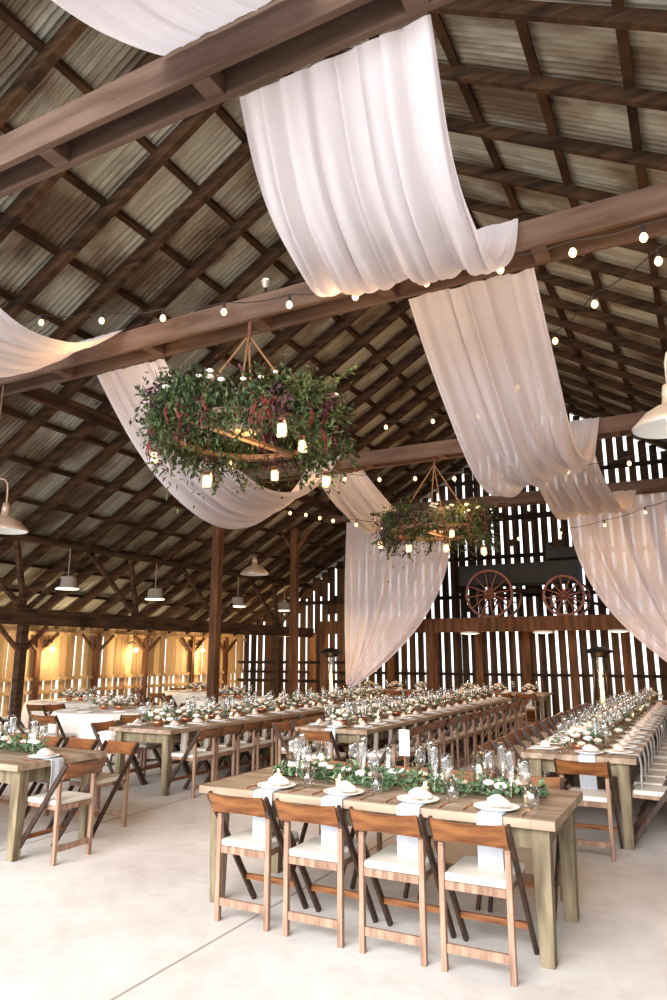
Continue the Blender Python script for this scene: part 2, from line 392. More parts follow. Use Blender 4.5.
# left outer wall: boards above, lower part more open, with rails
wl = MB(); random.seed(11)
y = 4.6
while y < YB:
    wd = 0.185 + random.uniform(-0.02, 0.015)
    gap = random.choice((0.012, 0.02, 0.05, 0.03, 0.012))
    zt = zroof(XL, 0.16)
    wl.box((XL, y + wd / 2, (zt + 1.16) / 2), (0.025, wd, zt - 1.16))
    wd2 = wd - random.choice((0.02, 0.05, 0.09))
    wl.box((XL, y + wd2 / 2, 0.55), (0.025, wd2, 1.1))
    y += wd + gap
tag(wl.build('wall_left', M['wall_side']), 'golden lit board wall of the left aisle', kind='structure')
for i, z in enumerate((1.14, 0.86, 2.12)):
    b = MB(); b.box((XL + 0.05, 11.8, z), (0.06, 14.2, 0.075)); tag(b.build('wall_rail', M['wall_side']), 'horizontal rail along the left wall', kind='structure')
for y in (6.6, 9.0, 10.9, 12.6, 14.3, 16.2, 17.8):
    b = MB(); b.box((XL + 0.08, y, 1.1), (0.1, 0.12, 2.15)); tag(b.build('wall_stud', M['post']), 'stud on the left wall', kind='structure')
    b = MB(); b.bar((XL + 0.1, y + 0.06, 1.75), (XL + 0.1, y + 0.5, 2.12), 0.05, 0.06, up=(1, 0, 0)); b.bar((XL + 0.1, y - 0.06, 1.75), (XL + 0.1, y - 0.5, 2.12), 0.05, 0.06, up=(1, 0, 0))
    tag(b.build('wall_brace', M['post']), 'small knee braces on a stud of the left wall', kind='structure')
b = MB(); b.box((-12.98, 1.0, 1.15), (0.03, 0.12, 2.3)); tag(b.build('wall_stud', M['post']), 'jamb of the side door', kind='structure')
# right outer wall (out of frame)
b = MB(); b.box((XRR, 9.4, 1.15), (0.03, 19.2, 2.3)); tag(b.build('wall_right', M['wall_side']), 'board wall of the right aisle', kind='structure')

# end wall: spaced upright boards with daylight between them
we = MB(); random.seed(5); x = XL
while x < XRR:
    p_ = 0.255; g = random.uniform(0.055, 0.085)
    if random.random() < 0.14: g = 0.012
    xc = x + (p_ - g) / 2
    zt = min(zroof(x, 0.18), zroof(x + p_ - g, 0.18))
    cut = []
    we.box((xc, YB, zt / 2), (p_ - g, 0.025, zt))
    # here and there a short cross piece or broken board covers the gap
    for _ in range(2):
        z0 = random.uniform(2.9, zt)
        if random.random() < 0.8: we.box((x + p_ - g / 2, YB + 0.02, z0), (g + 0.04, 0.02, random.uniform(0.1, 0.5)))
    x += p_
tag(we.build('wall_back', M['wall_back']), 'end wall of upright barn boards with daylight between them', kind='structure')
for z, h_ in ((1.15, 0.07), (3.2, 0.1), (4.25, 0.1), (5.3, 0.14), (6.4, 0.1)):
    xa = max(XL, XR - (ZR - z) / SL); xb = min(XRR, XR + (ZR - z) / SL)
    b = MB(); b.box(((xa + xb) / 2, YB - 0.07, z), (xb - xa, 0.08, h_)); tag(b.build('wall_girt', M['darkwood']), 'horizontal girt across the end wall', kind='structure')
for x in (-11.6, -10.4, -9.2, -7.9, -6.6, -5.35, -4.1, -2.95, -1.7, -0.5, 0.8):
    zt = 2.3
    b = MB(); b.box((x, YB - 0.12, zt / 2), (0.2, 0.14, zt)); tag(b.build('wall_stud', M['post']), 'brown stud on the end wall under the loft', kind='structure')
# loft with its front beam
b = MB(); b.box((-3.4, 17.0, 2.37), (11.6, 0.2, 0.34)); tag(b.build('loft_beam', M['post']), 'long brown front beam of the loft', kind='structure')
b = MB()
for i in range(9): b.box((-3.4, 17.2 + i * 0.2, 2.52), (11.6, 0.19, 0.03))
tag(b.build('loft_floor', M['darkwood']), 'plank floor of the loft', kind='structure')
for x in (-9.1, -6.1, -0.2, 2.3):
    b = MB(); b.box((x, 17.0, 1.1), (0.17, 0.17, 2.2)); tag(b.build('loft_post', M['post']), 'brown post under the loft beam', kind='structure')

# ------------------------------------------------------------------ sheer fabric swags
def swag(name, label, a0, a1, b0, b1, y1, z1, y2, z2, sl, sr, seed, amp=0.05, folds=6, matk='sheer', hem=0.0, group='sheer swags between the tie beams'):
    """a0..a1 = x range at the start, b0..b1 at the end; sl/sr = sag of the left and right edge"""
    rnd = random.Random(seed); NS, NT = 96, 56
    ph = [rnd.uniform(0, 6.28) for _ in range(8)]
    vs = []; fs = []
    for j in range(NT + 1):
        t = j / NT
        for i in range(NS + 1):
            s_ = i / NS
            # gathering: pleats converge a little at both ends
            sg = sl + (sr - sl) * s_
            x = (a0 + (a1 - a0) * s_) * (1 - t) + (b0 + (b1 - b0) * s_) * t
            y = y1 + (y2 - y1) * t; z = z1 + (z2 - z1) * t - 4 * sg * t * (1 - t)
            dzdt = (z2 - z1) - 4 * sg * (1 - 2 * t); n = Vector((0, -dzdt, (y2 - y1))).normalized()
            w1 = s_ + 0.05 * sin(3 * t + ph[0]) + 0.02 * sin(9 * s_ + ph[1])
            f = sin(2 * pi * folds * w1 + ph[2]) * 0.55 + sin(2 * pi * folds * 1.83 * w1 + ph[3] + 1.3 * t) * 0.35 + sin(2 * pi * folds * 0.47 * w1 + ph[4]) * 0.5
            f = math.copysign(abs(f) ** 0.8, f)
            f += 0.35 * sin(2 * pi * (folds * 3.1 * s_ + 1.5 * t) + ph[5]) * (0.3 + t)
            env = (0.5 + 0.5 * sin(pi * min(1, t * 1.1))) * (1 if t < 0.8 else 1 - 3.8 * (t - 0.8))
            d = n * (amp * f * env)
            xo = 0.02 * sin(2 * pi * folds * 1.3 * w1 + ph[6]) + 0.012 * sin(14 * t + ph[7])
            vs.append((x + xo, y + d.y, z + d.z))
    for j in range(NT):
        for i in range(NS):
            a = j * (NS + 1) + i; fs.append((a, a + 1, a + NS + 2, a + NS + 1))
    b = MB(); b.v = vs; b.f = fs
    o = b.build(name, M[matk], smooth=True)
    return tag(o, label, 'fabric swag', group)
swag('fabric_swag', 'sheer white swag cut off by the top edge of the picture, left of centre', -2.6, -1.5, -2.6, -1.5, 0.25, 5.1, 2.70, 5.22, 0.33, 0.38, 1, 0.035, 5)
swag('fabric_swag', 'large sheer white swag falling from the nearest tie beam to the second', -2.2, -0.98, -2.62, -1.02, 2.99, 5.0, 5.41, 5.27, 0.74, 0.90, 2, 0.05, 6)
swag('fabric_swag', 'long pink-white swag right of centre between the second and third tie beams', -2.2, -0.98, -2.1, -1.12, 5.80, 5.0, 11.08, 5.26, 1.5, 1.2, 3, 0.07, 5)
swag('fabric_swag', 'white swag at the left edge above the second tie beam', -6.25, -5.2, -6.3, -5.45, 2.99, 5.0, 5.42, 5.26, 0.72, 0.5, 4, 0.03, 4)
swag('fabric_swag', 'long pink swag on the left behind the big flower chandelier', -6.25, -5.22, -6.2, -5.55, 5.80, 5.0, 11.08, 5.26, 1.56, 1.12, 5, 0.06, 5)
swag('fabric_swag', 'short pink swag from the third tie beam above the left curtain', -6.3, -5.3, -6.2, -4.9, 11.43, 5.0, 15.66, 5.05, 0.75, 0.7, 6, 0.07, 5)
swag('fabric_swag', 'short pink swag from the third tie beam above the right curtain', -2.3, -1.25, -2.3, -0.95, 11.43, 5.0, 15.66, 5.05, 0.75, 0.7, 7, 0.09, 5)
def curtain(label, xo, xi, side, seed):
    """hangs from the last tie beam; outer edge straight, inner edge swept out to the tie-back"""
    rnd = random.Random(seed); vs = []; fs = []; NS, NT = 90, 60; zt = 5.1; zb = 0.95
    for j in range(NT + 1):
        t = j / NT
        for i in range(NS + 1):
            s_ = i / NS
            wid = abs(xi - xo)
            w_ = wid * (1 - t ** 2.3) + 0.10
            edge = s_ * w_
            zz = zt - (zt - zb) * t
            sag = 0.25 * sin(pi * t) * s_
            d = (0.07 * sin(s_ * 34 + 2 * t + seed) + 0.04 * sin(s_ * 61 + seed * 3 + 3 * t) + 0.05 * sin(s_ * 15 - 3 * t)) * (1 - 0.4 * t)
            x = xo + side * (edge + 0.02 * sin(s_ * 50))
            vs.append((x, 15.99 + 0.15 + d, zz - sag * 0.4 - 0.15 * s_ * t))
    for j in range(NT):
        for i in range(NS):
            a = j * (NS + 1) + i; fs.append((a, a + 1, a + NS + 2, a + NS + 1))
    b = MB(); b.v = vs; b.f = fs
    root = empty('sheer_curtain', (0, 0, 0)); tag(root, label, 'curtain', 'sheer curtains at the far end')
    b.build('drape', M['curtain'], root, smooth=True)
    b = MB(); b.lathe([(0.10, -0.03), (0.115, 0), (0.10, 0.03)], (xo + side * 0.08, 16.14, zb + 0.1), 14); b.build('tie_back', M['sheer'], root)
curtain('sheer white curtain swept to the left at the far end', -8.0, -5.25, 1, 3)
curtain('sheer white curtain swept to the right beside the wagon', 0.35, -2.35, -1, 8)

# ------------------------------------------------------------------ string lights
def string_lights(label, pts, bulbs=None, seed=0, power=5.0):
    root = empty('string_lights', pts[0]); tag(root, label, 'string lights', 'festoon bulb strings')
    o0 = Vector(pts[0])
    loc = [Vector(p) - o0 for p in pts]
    cab = MB()
    path = []
    for a, c in zip(loc[:-1], loc[1:]):
        for k in range(6):
            t = k / 6; q = a.lerp(c, t); q.z -= 0.05 * 4 * t * (1 - t) * min(1, (c - a).length); path.append(q)
    path.append(loc[-1]); cab.tube(path, 0.006, 5)
    cab.build('cable', M['cord'], root)
    for q in (bulbs if bulbs is not None else pts):
        q = Vector(q) - o0
        c = MB(); c.tube([(q.x, q.y, q.z + 0.105), (q.x, q.y, q.z + 0.035)], [0.012, 0.018], 8); sk = c.build('socket', M['cord'], root)
        b = MB(); b.lathe([(0.012, 0.04), (0.022, 0.028), (0.031, 0.008), (0.030, -0.013), (0.018, -0.032), (0.001, -0.039)], tuple(q), 10)
        b.build('bulb', M['bulb'], root, smooth=True)
def strand(label, bulbs, pre=None, post_=None):
    cabpts = [(p[0], p[1], p[2] + 0.11) for p in bulbs]
    if pre: cabpts.insert(0, pre)
    if post_: cabpts.append(post_)
    string_lights(label, cabpts, bulbs)
strand('string of warm bulbs running along the front of the second tie beam',
       [(-6.67, 5.25, 5.54), (-5.67, 5.25, 5.33), (-4.77, 5.25, 5.15), (-3.97, 5.25, 5.03), (-3.2, 5.25, 4.92), (-2.5, 5.25, 4.83), (-1.82, 5.25, 4.79), (-1.18, 5.25, 4.74), (-0.61, 5.25, 4.73), (-0.1, 5.25, 4.71)], (-7.3, 5.25, 5.62), (0.8, 5.25, 4.95))
strand('string of warm bulbs receding on the right behind the second tie beam',
       [(-0.02, 5.6, 4.68), (-0.58, 6.3, 4.78), (-1.1, 7.3, 4.95), (-1.8, 8.6, 5.0), (-2.6, 9.6, 5.05), (-3.5, 10.2, 5.3), (-4.4, 10.4, 5.4)], (0.6, 5.1, 4.85), (-5.2, 10.9, 5.3))
strand('string of warm bulbs along the front of the third tie beam',
       [(-6.9, 10.9, 4.92), (-6.16, 10.9, 4.84), (-5.43, 10.9, 4.73), (-4.75, 10.9, 4.64), (-4.09, 10.9, 4.58), (-3.4, 10.9, 4.5), (-2.6, 10.9, 4.44), (-1.6, 10.9, 4.4), (-0.72, 10.9, 4.42), (0.2, 10.9, 4.5)], (-7.6, 10.9, 5.0), (1.0, 10.9, 4.7))
strand('string of warm bulbs beyond the third tie beam on the left',
       [(-7.04, 11.7, 4.4), (-6.68, 11.7, 4.33), (-6.37, 11.7, 4.24), (-6.08, 11.7, 4.16), (-5.59, 11.7, 4.04), (-5.15, 11.9, 3.99)], (-8.3, 11.6, 4.7), (-4.98, 12.6, 4.2))
strand('string of warm bulbs at the far end in front of the loft',
       [(-5.2, 15.4, 4.3), (-4.3, 15.4, 4.18), (-3.4, 15.4, 4.15), (-2.5, 15.4, 4.2), (-1.6, 15.4, 4.3), (-0.8, 15.4, 4.5)], (-6.4, 15.5, 4.9), (0.2, 15.5, 4.95))
# warm light given by the bulb strings
for p_ in ((-5.2, 5.25, 5.0), (-2.4, 5.25, 4.7), (-0.3, 5.3, 4.6), (-0.2, 8.0, 4.8), (-3.9, 9.6, 5.1), (-5.8, 10.9, 4.6), (-3.2, 10.9, 4.4), (-0.3, 10.6, 4.2), (-7.4, 13.4, 4.4), (-4.6, 13.0, 4.2), (-3.6, 15.3, 4.0), (-1.4, 15.3, 4.2)):
    point((p_[0], p_[1] - 0.35, p_[2] - 0.45), 24, WARM, 0.3, name='festoon_light')

# small floodlights on top of the second beam
def flood(x, y, z, label):
    r = empty('floodlight', (x, y, z)); tag(r, label, 'floodlight', 'floodlights on the tie beams')
    MB().tube([(0, 0, 0), (0, 0, 0.10)], 0.012, 6).build('bracket', M['iron'], r)
    MB().lathe([(0.001, 0.0), (0.03, 0.0), (0.05, 0.08), (0.045, 0.08)], (0, 0, 0.06), 12).build('head', M['shade_g'], r)
    MB().ball((0, 0, 0.145), 0.04, 8, 6, (1, 1, 0.6)).build('lens', M['disc'], r)
flood(-3.62, 5.47, 5.25, 'small floodlight standing on the second tie beam above the chandelier')

# ------------------------------------------------------------------ pendant lamps
def dome_lamp(loc, top, r, label, hook=True, matk='shade', hs=-1):
    R_ = empty('pendant_lamp', loc); tag(R_, label, 'pendant lamp', 'metal pendant lamps')
    k = r / 0.22
    sh = MB(); sh.lathe([(0.035 * k, 0.20 * k), (0.045 * k, 0.13 * k), (0.085 * k, 0.115 * k), (0.15 * k, 0.075 * k), (0.20 * k, 0.02 * k), (0.225 * k, -0.005 * k), (0.22 * k, -0.02 * k)], (0, 0, 0), 28); sh.build('lamp_shade', M[matk], R_, smooth=True)
    MB().lathe([(0.001, 0.09 * k), (0.08 * k, 0.095 * k), (0.145 * k, 0.06 * k), (0.195 * k, 0.012 * k), (0.217 * k, -0.018 * k)], (0, 0, 0), 28).build('reflector', M['enamel_in'], R_, smooth=True)
    MB().lathe([(0.001, 0.26 * k), (0.03 * k, 0.255 * k), (0.04 * k, 0.20 * k), (0.035 * k, 0.13 * k)], (0, 0, 0), 14).build('neck', M[matk], R_, smooth=True)
    H = top - loc[2]
    if hook:
        pts = [(0, 0, 0.25 * k), (0, 0, 0.40 * k)] + [(-hs * (-0.12 * k + 0.12 * k * cos(a)), 0, 0.40 * k + 0.12 * k * sin(a)) for a in (0.5, 1.0, 1.57, 2.2, 2.8)] + [(hs * 0.24 * k, 0, 0.40 * k), (hs * 0.24 * k, 0, H)]
        MB().tube(pts, 0.011, 7).build('gooseneck', M[matk], R_, smooth=True)
    else:
        MB().tube([(0, 0, 0.2 * k), (0, 0, H)], 0.007, 6).build('rod', M['cord'], R_)
    MB().ball((0, 0, 0.04 * k), 0.035, 8, 6).build('lamp_bulb', M['disc'], R_, smooth=True)
dome_lamp((-7.29, 5.5, 3.12), 5.0, 0.27, 'copper dome lamp cut off by the left edge')
dome_lamp((-0.05, 5.5, 3.30), 5.0, 0.27, 'large white dome lamp at the right edge', matk='shade_g', hs=1)
dome_lamp((-7.52, 11.2, 3.18), 5.0, 0.27, 'copper dome lamp hanging right of the first nave post', hook=False)
dome_lamp((0.0, 11.2, 3.15), 5.0, 0.27, 'dome lamp hanging from the third tie beam at the right edge', hook=False)
def drum_lamp(loc, top, label):
    R_ = empty('aisle_lamp', loc); tag(R_, label, 'pendant lamp', 'drum shaped lamps over the left aisle')
    MB().lathe([(0.03, 0.24), (0.13, 0.22), (0.15, 0.20), (0.165, 0.04), (0.21, 0.02), (0.215, 0.0), (0.2, 0.0)], (0, 0, 0), 24).build('lamp_shade', M['shade_g'], R_, smooth=True)
    MB().lathe([(0.001, 0.004), (0.2, 0.002), (0.21, -0.012), (0.001, -0.03)], (0, 0, 0), 24).build('diffuser', M['disc'], R_)
    MB().tube([(0, 0, 0.22), (0, 0, top - loc[2])], 0.008, 6).build('rod', M['shade_g'], R_)
drum_lamp((-10.45, 9.35, 2.86), 3.62, 'drum lamp over the left aisle, nearest the camera')
drum_lamp((-10.45, 11.75, 2.83), 3.62, 'drum lamp over the left aisle, second from the camera')
drum_lamp((-10.45, 14.84, 2.86), 3.62, 'drum lamp just left of the first nave post')
drum_lamp((-10.45, 17.1, 2.88), 3.62, 'drum lamp between the two nave posts')
# bare wall bulbs in the left aisle
for y, nm in ((6.5, 'outside the left edge'), (9.1, 'by the nearest aisle post'), (11.1, 'left of the round table'), (13.7, 'above the round table'), (16.4, 'left of the first nave post')):
    r = empty('wall_lamp', (XL + 0.28, y, 1.78)); tag(r, 'bare warm wall lamp on the left wall ' + nm, 'wall lamp', 'wall lamps in the left aisle')
    MB().tube([(-0.24, 0, 0.16), (-0.1, 0, 0.2), (0, 0, 0.14)], 0.012, 6).build('arm', M['iron'], r)
    MB().ball((0, 0, 0), 0.06, 10, 8).build('lamp_bulb', M['bulb'], r, smooth=True)
    point((0.15, 0, -0.12), 34, (1.0, 0.76, 0.46), 0.08, parent=r, name='wall_lamp_light')
for i, x in enumerate((-5.05, -3.3, -1.65)):
    r = empty('loft_lamp', (x, 16.95, 2.16)); tag(r, 'round flush lamp under the loft beam, %s' % ('left one', 'middle one', 'right one')[i], 'ceiling lamp', 'flush lamps under the loft')
    MB().lathe([(0.04, 0.05), (0.2, 0.04), (0.24, 0.0), (0.22, -0.01)], n=20).build('lamp_shade', M['enamel_in'], r, smooth=True)
    MB().lathe([(0.001, 0.0), (0.21, -0.005), (0.001, -0.03)], n=20).build('diffuser', M['disc'], r)
    point((0, 0.5, -0.25), 16, (1.0, 0.55, 0.2), 0.1, parent=r, name='loft_lamp_light')
for x, e_ in ((-10.6, 90), (-8.2, 30), (0.4, 14)): point((x, 17.4, 1.9), e_, (1.0, 0.64, 0.28), 0.1, name='loft_corner_fill')  # added fill that warms the end wall corners; no lamp hangs there

# ------------------------------------------------------------------ chandeliers of foliage
def chandelier(cx, y, zc, R_, ztop, label, seed, nleaf, red=True, jars=()):
    rnd = random.Random(seed); random.seed(seed)
    root = empty('flower_chandelier', (cx, y, zc)); tag(root, label, 'chandelier', 'foliage chandeliers hung from the tie beams')
    hp = MB(); n = 48; rr = R_ * 0.78
    for k in range(n):
        a0, a1 = 2 * pi * k / n, 2 * pi * (k + 1) / n
        hp.bar((rr * cos(a0), rr * sin(a0), -0.10), (rr * cos(a1 + .01), rr * sin(a1 + .01), -0.10), 0.11, 0.05)
    hp.build('hoop', M['ring'], root)
    for k in range(1):
        a = 1.4; MB().bar((rr * cos(a), rr * sin(a), -0.12 - 0.04 * k), (-rr * cos(a), -rr * sin(a), -0.12 - 0.04 * k), 0.07, 0.035).build('spoke', M['ring'], root)
    for k in range(4):
        a = k * pi / 2 + 0.5
        MB().tube([(rr * cos(a), rr * sin(a), -0.08), (0.02 * cos(a), 0.02 * sin(a), ztop - zc - 0.18)], 0.011, 5).build('hanging_rope', M['rope'], root)
    MB().tube([(0, 0, ztop - zc - 0.22), (0.01, 0, ztop - zc + 0.02)], 0.02, 6).build('chain', M['rust'], root)
    bk = MB(); bk.lathe([(0.001, -0.18), (0.16, -0.18), (0.205, 0.17), (0.212, 0.18), (0.195, 0.18), (0.185, 0.16)], (0.12, -0.22, 0.06), 20); bk.build('bucket', M['bucket'], root, smooth=True)
    lf = MB(); pl = MB(); tw = MB()
    for i in range(nleaf):
        a = rnd.uniform(0, 2 * pi)
        if abs(a - (2 * pi - 0.9)) < 0.5 and rnd.random() < 0.35: a += 1.2
        # sprays: clumps of leaves leaning outwards
        bump = 0.5 + 0.5 * sin(5 * a + seed) 
        rad = R_ * (0.83 + rnd.gauss(0, 0.09)); z = rnd.gauss(0.05, 0.12) + 0.05 * sin(3 * a + seed) - (0.02 if bump > 0.6 else 0)
        if rnd.random() < 0.16: z -= abs(rnd.gauss(0, 0.18)); rad += 0.04
        p = Vector((rad * cos(a), rad * sin(a), z))
        d = Vector((cos(a) * rnd.uniform(-0.5, 1), sin(a) * rnd.uniform(-0.5, 1), rnd.uniform(-1, 0.7)))
        (pl if noise.noise(Vector((p.x * 3, p.y * 3, p.z * 4 + seed))) > 0.28 else lf).leaf(p, d, rnd.uniform(0.045, 0.09), rnd.uniform(0.02, 0.036))
    for i in range(34):     # trailing and reaching twigs with leaves
        a = rnd.uniform(0, 2 * pi); up = rnd.choice((-1, -1, 1)); L = rnd.uniform(0.2, 0.42) * (1 if up < 0 else 0.8)
        if i == 0: a = -0.15; up = 1; L = 0.5
        q = Vector((R_ * 0.85 * cos(a), R_ * 0.85 * sin(a), 0.1 * up)); d = Vector((0.8 * cos(a), 0.8 * sin(a), up * 0.9)).normalized(); pts = [q.copy()]
        for s_ in range(7):
            d = (d + Vector((rnd.uniform(-.25, .25), rnd.uniform(-.25, .25), rnd.uniform(-.2, .1)))).normalized(); q = q + d * L / 7; pts.append(q.copy())
            for _ in range(5): lf.leaf(q, d + Vector((rnd.uniform(-1, 1), rnd.uniform(-1, 1), rnd.uniform(-1, 1))), rnd.uniform(0.045, 0.085), rnd.uniform(0.02, 0.035))
        tw.tube(pts, 0.004, 4)
    lf.build('foliage', M['leaf_dark'], root); pl.build('plum_leaves', M['plum'], root); tw.build('twigs', M['rafter'], root)
    for i in range(16):
        a = rnd.uniform(-1.9, -0.3) if i < 7 else rnd.uniform(0, 6.28); f = MB(); c = (R_ * 0.99 * cos(a), R_ * 0.99 * sin(a), rnd.uniform(0.10, 0.24))
        rosette(f, c, rnd.uniform(0.022, 0.040)); f.build('white_flower', M['rose'], root, smooth=True)
    for i in range(18 if red else 5):
        a = rnd.uniform(0, 6.28) if i > 8 else rnd.uniform(-2.6, 0.3)
        q = Vector((R_ * 0.95 * cos(a), R_ * 0.95 * sin(a), 0.02)); L = rnd.uniform(0.22, 0.55)
        t = MB()
        for k in range(2):
            o = Vector((rnd.uniform(-.03, .03), rnd.uniform(-.03, .03), 0))
            pts = [q + o + Vector((0.015 * sin(s_ * 1.7 + i), 0.015 * cos(s_ * 1.3 + i), -L * s_ / 6)) for s_ in range(7)]
            t.tube(pts, [0.004, 0.006, 0.009, 0.008, 0.008, 0.006, 0.002], 6)
        t.build('amaranth_strand', M['amaranth'], root)
    for i, (jx, jy, jz) in enumerate(jars):
        mason_jar(jx, jy, jz, zc - 0.1, label_of=('big' if red else 'far'), i=i)
    point((cx, y, zc - 0.3), 22, WARM, 0.3, name='lantern_glow_light')
    return root
def rosette(f, c, r):
    c = Vector(c); f.ball(c, r * 0.62, 8, 6, (1, 1, 0.9))
    for ring, nn, rr, tz in ((0, 5, 0.55, 0.35), (1, 7, 0.9, 0.05)):
        for k in range(nn):
            a = 2 * pi * k / nn + ring * 0.5
            f.ball(c + Vector((cos(a) * r * rr * 0.7, sin(a) * r * rr * 0.7, r * tz * 0.5)), r * 0.48, 6, 4, (1, 1, 0.75))
JN = 0
def mason_jar(x, y, z, ztop, label_of, i):
    global JN; JN += 1
    r = empty('mason_jar_lantern', (x, y, z)); tag(r, 'glowing glass jar lantern hanging under the %s chandelier, %s from the left' % (label_of, ORD[i]), 'jar lantern', 'jar lanterns under the %s chandelier' % label_of)
    MB().lathe([(0.001, -0.075), (0.042, -0.073), (0.048, -0.05), (0.048, 0.04), (0.036, 0.062), (0.036, 0.078)], n=16).build('glass_jar', M['jar'], r, smooth=True)
    MB().lathe([(0.001, -0.066), (0.036, -0.066), (0.038, 0.03), (0.001, 0.04)], n=14).build('candle', M['flame'], r, smooth=True)
    MB().lathe([(0.039, 0.064), (0.039, 0.082), (0.001, 0.084)], n=14).build('jar_collar', M['rust'], r)
    MB().tube([(0.037, 0, 0.07), (0, 0, 0.17), (-0.037, 0, 0.07)], 0.003, 4).build('handle', M['iron'], r)
    if ztop > z + 0.17: MB().tube([(0, 0, 0.17), (0, 0, ztop - z)], 0.0035, 4).build('hanging_wire', M['rust'], r)
j1 = [(-4.87, 5.35, 3.66), (-3.95, 5.06, 3.24), (-4.53, 6.24, 3.77), (-3.90, 6.15, 3.54), (-2.95, 4.75, 3.50), (-3.06, 5.3, 3.52), (-3.14, 5.9, 3.33)]
chandelier(-3.83, 5.5, 3.86, 0.97, 5.0, 'large round foliage chandelier with red trailing flowers and a bucket', 21, 15000, True, j1)
j2 = [(-4.75, 10.9, 3.50), (-4.08, 10.5, 3.34), (-3.42, 10.4, 3.29), (-3.35, 10.5, 3.53), (-2.99, 11.0, 3.29)]
chandelier(-3.85, 11.2, 3.78, 0.95, 5.02, 'smaller foliage chandelier hanging farther back under the third beam', 33, 6500, False, j2)

# ------------------------------------------------------------------ wagon in the loft
def wheel_part(name, R_, parent, loc):
    r = MB(); n = 36
    r.lathe([(R_, -0.025), (R_, 0.025), (R_ - 0.055, 0.025), (R_ - 0.055, -0.025), (R_, -0.025)], n=n)
    for k in range(12):
        a = 2 * pi * k / 12 + 0.13; r.tube([(0.05 * cos(a), 0.05 * sin(a), 0), (0.93 * R_ * cos(a), 0.93 * R_ * sin(a), 0)], [0.022, 0.014], 6)
    o = r.build(name, M['wheel'], parent, loc=loc); o.rotation_euler = (pi / 2, 0, 0)
    h = MB().lathe([(0.001, -0.10), (0.05, -0.10), (0.085, -0.04), (0.085, 0.05), (0.045, 0.12), (0.001, 0.13)], n=14).build('hub', M['wheel'], o, smooth=True)
    return o
wg = empty('farm_wagon', (-3.8, 17.75, 2.535)); tag(wg, 'old dark farm wagon with red spoked wheels standing on the loft', 'wagon')
for (x, R_) in ((-0.82, 0.60), (0.96, 0.49)):
    for yy in (-0.45, 0.5): wheel_part('wheel', R_, wg, (x, yy, R_))
    MB().tube([(x, -0.45, R_), (x, 0.5, R_)], 0.035, 8).build('axle', M['darkwood'], wg)
bx = MB(); bx.box((-0.15, 0.02, 0.86), (2.9, 0.8, 0.04))
for s_ in (-1, 1): bx.box((-0.15, 0.02 + s_ * 0.39, 1.10), (2.9, 0.03, 0.46))
for xx in (-1.59, 1.29): bx.box((xx, 0.02, 1.10), (0.03, 0.8, 0.46))
bx.build('wagon_box', M['canvas'], wg)
sb = MB(); sb.box((0.95, 0.02, 1.45), (0.75, 0.72, 0.08)); sb.box((0.62, 0.02, 1.62), (0.05, 0.72, 0.34)); sb.box((0.95, 0.36, 1.56), (0.7, 0.03, 0.2)); sb.box((0.95, -0.34, 1.56), (0.7, 0.03, 0.2))
sb.build('bench_seat', M['canvas'], wg)
MB().bar((-0.8, 0.02, 0.72), (1.0, 0.02, 0.62), 0.1, 0.1).build('reach_pole', M['darkwood'], wg)
MB().bar((1.2, 0.02, 0.45), (2.2, 0.02, 0.1), 0.07, 0.07).build('tongue', M['darkwood'], wg)

# ------------------------------------------------------------------ folding chairs
def make_chair():
    root = empty('folding_chair')
    for s_ in (-1, 1):
        # long leg: from the top of the back forward down to the front foot
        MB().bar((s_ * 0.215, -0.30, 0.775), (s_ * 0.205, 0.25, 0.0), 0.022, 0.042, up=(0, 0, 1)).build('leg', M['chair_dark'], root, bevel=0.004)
    for s_ in (-1, 1):
        lg = MB(); lg.box((s_ * 0.185, -0.205, 0.31), (0.032, 0.036, 0.62)); lg.tube([(s_ * 0.185 - 0.016, -0.205, 0.63), (s_ * 0.185 + 0.016, -0.205, 0.63)], 0.018, 10)
        lg.build('leg', M['chair'], root, bevel=0.004)
    bk = MB(); n = 10
    vs = []; fs = []
    for i in range(n + 1):
        u = -1 + 2 * i / n; x = u * 0.205; yb = -0.315 - 0.022 * (1 - u * u)
        top = 0.785 - 0.012 * (1 - u * u); bot = 0.655 + 0.012 * (1 - u * u)
        sl = 0.5 
        for (dy, z) in ((-0.008, bot), (0.008, bot), (0.008, top), (-0.008, top)):
            vs.append((x, yb + dy - (z - 0.75) * sl + 0.01, z))
    for i in range(n):
        for k in range(4):
            fs.append((i * 4 + k, i * 4 + (k + 1) % 4, (i + 1) * 4 + (k + 1) % 4, (i + 1) * 4 + k))
    fs += [(3, 2, 1, 0), (n * 4, n * 4 + 1, n * 4 + 2, n * 4 + 3)]
    bk.add(vs, fs); bk.build('backrest', M['chair_back'], root)
    sf = MB()
    for s_ in (-1, 1): sf.bar((s_ * 0.165, -0.215, 0.425), (s_ * 0.165, 0.195, 0.44), 0.02, 0.04)
    sf.box((0, -0.21, 0.425), (0.33, 0.02, 0.04)); sf.box((0, 0.19, 0.44), (0.33, 0.02, 0.04))
    sf.build('seat_frame', M['chair'], root)
    pd = MB(); pd.box((0, -0.01, 0.464), (0.36, 0.40, 0.042)); pd.build('seat', M['pad'], root, bevel=0.014)
    MB().box((0, -0.205, 0.115), (0.345, 0.018, 0.045)).build('stretcher', M['chair'], root)
    MB().box((0, 0.135, 0.175), (0.40, 0.022, 0.034)).build('stretcher', M['chair_back'], root)
    return root
CH = Proto(make_chair())
def chair(x, y, rz, label, group): return CH.put((x, y, 0), rz, label, 'chair', group)

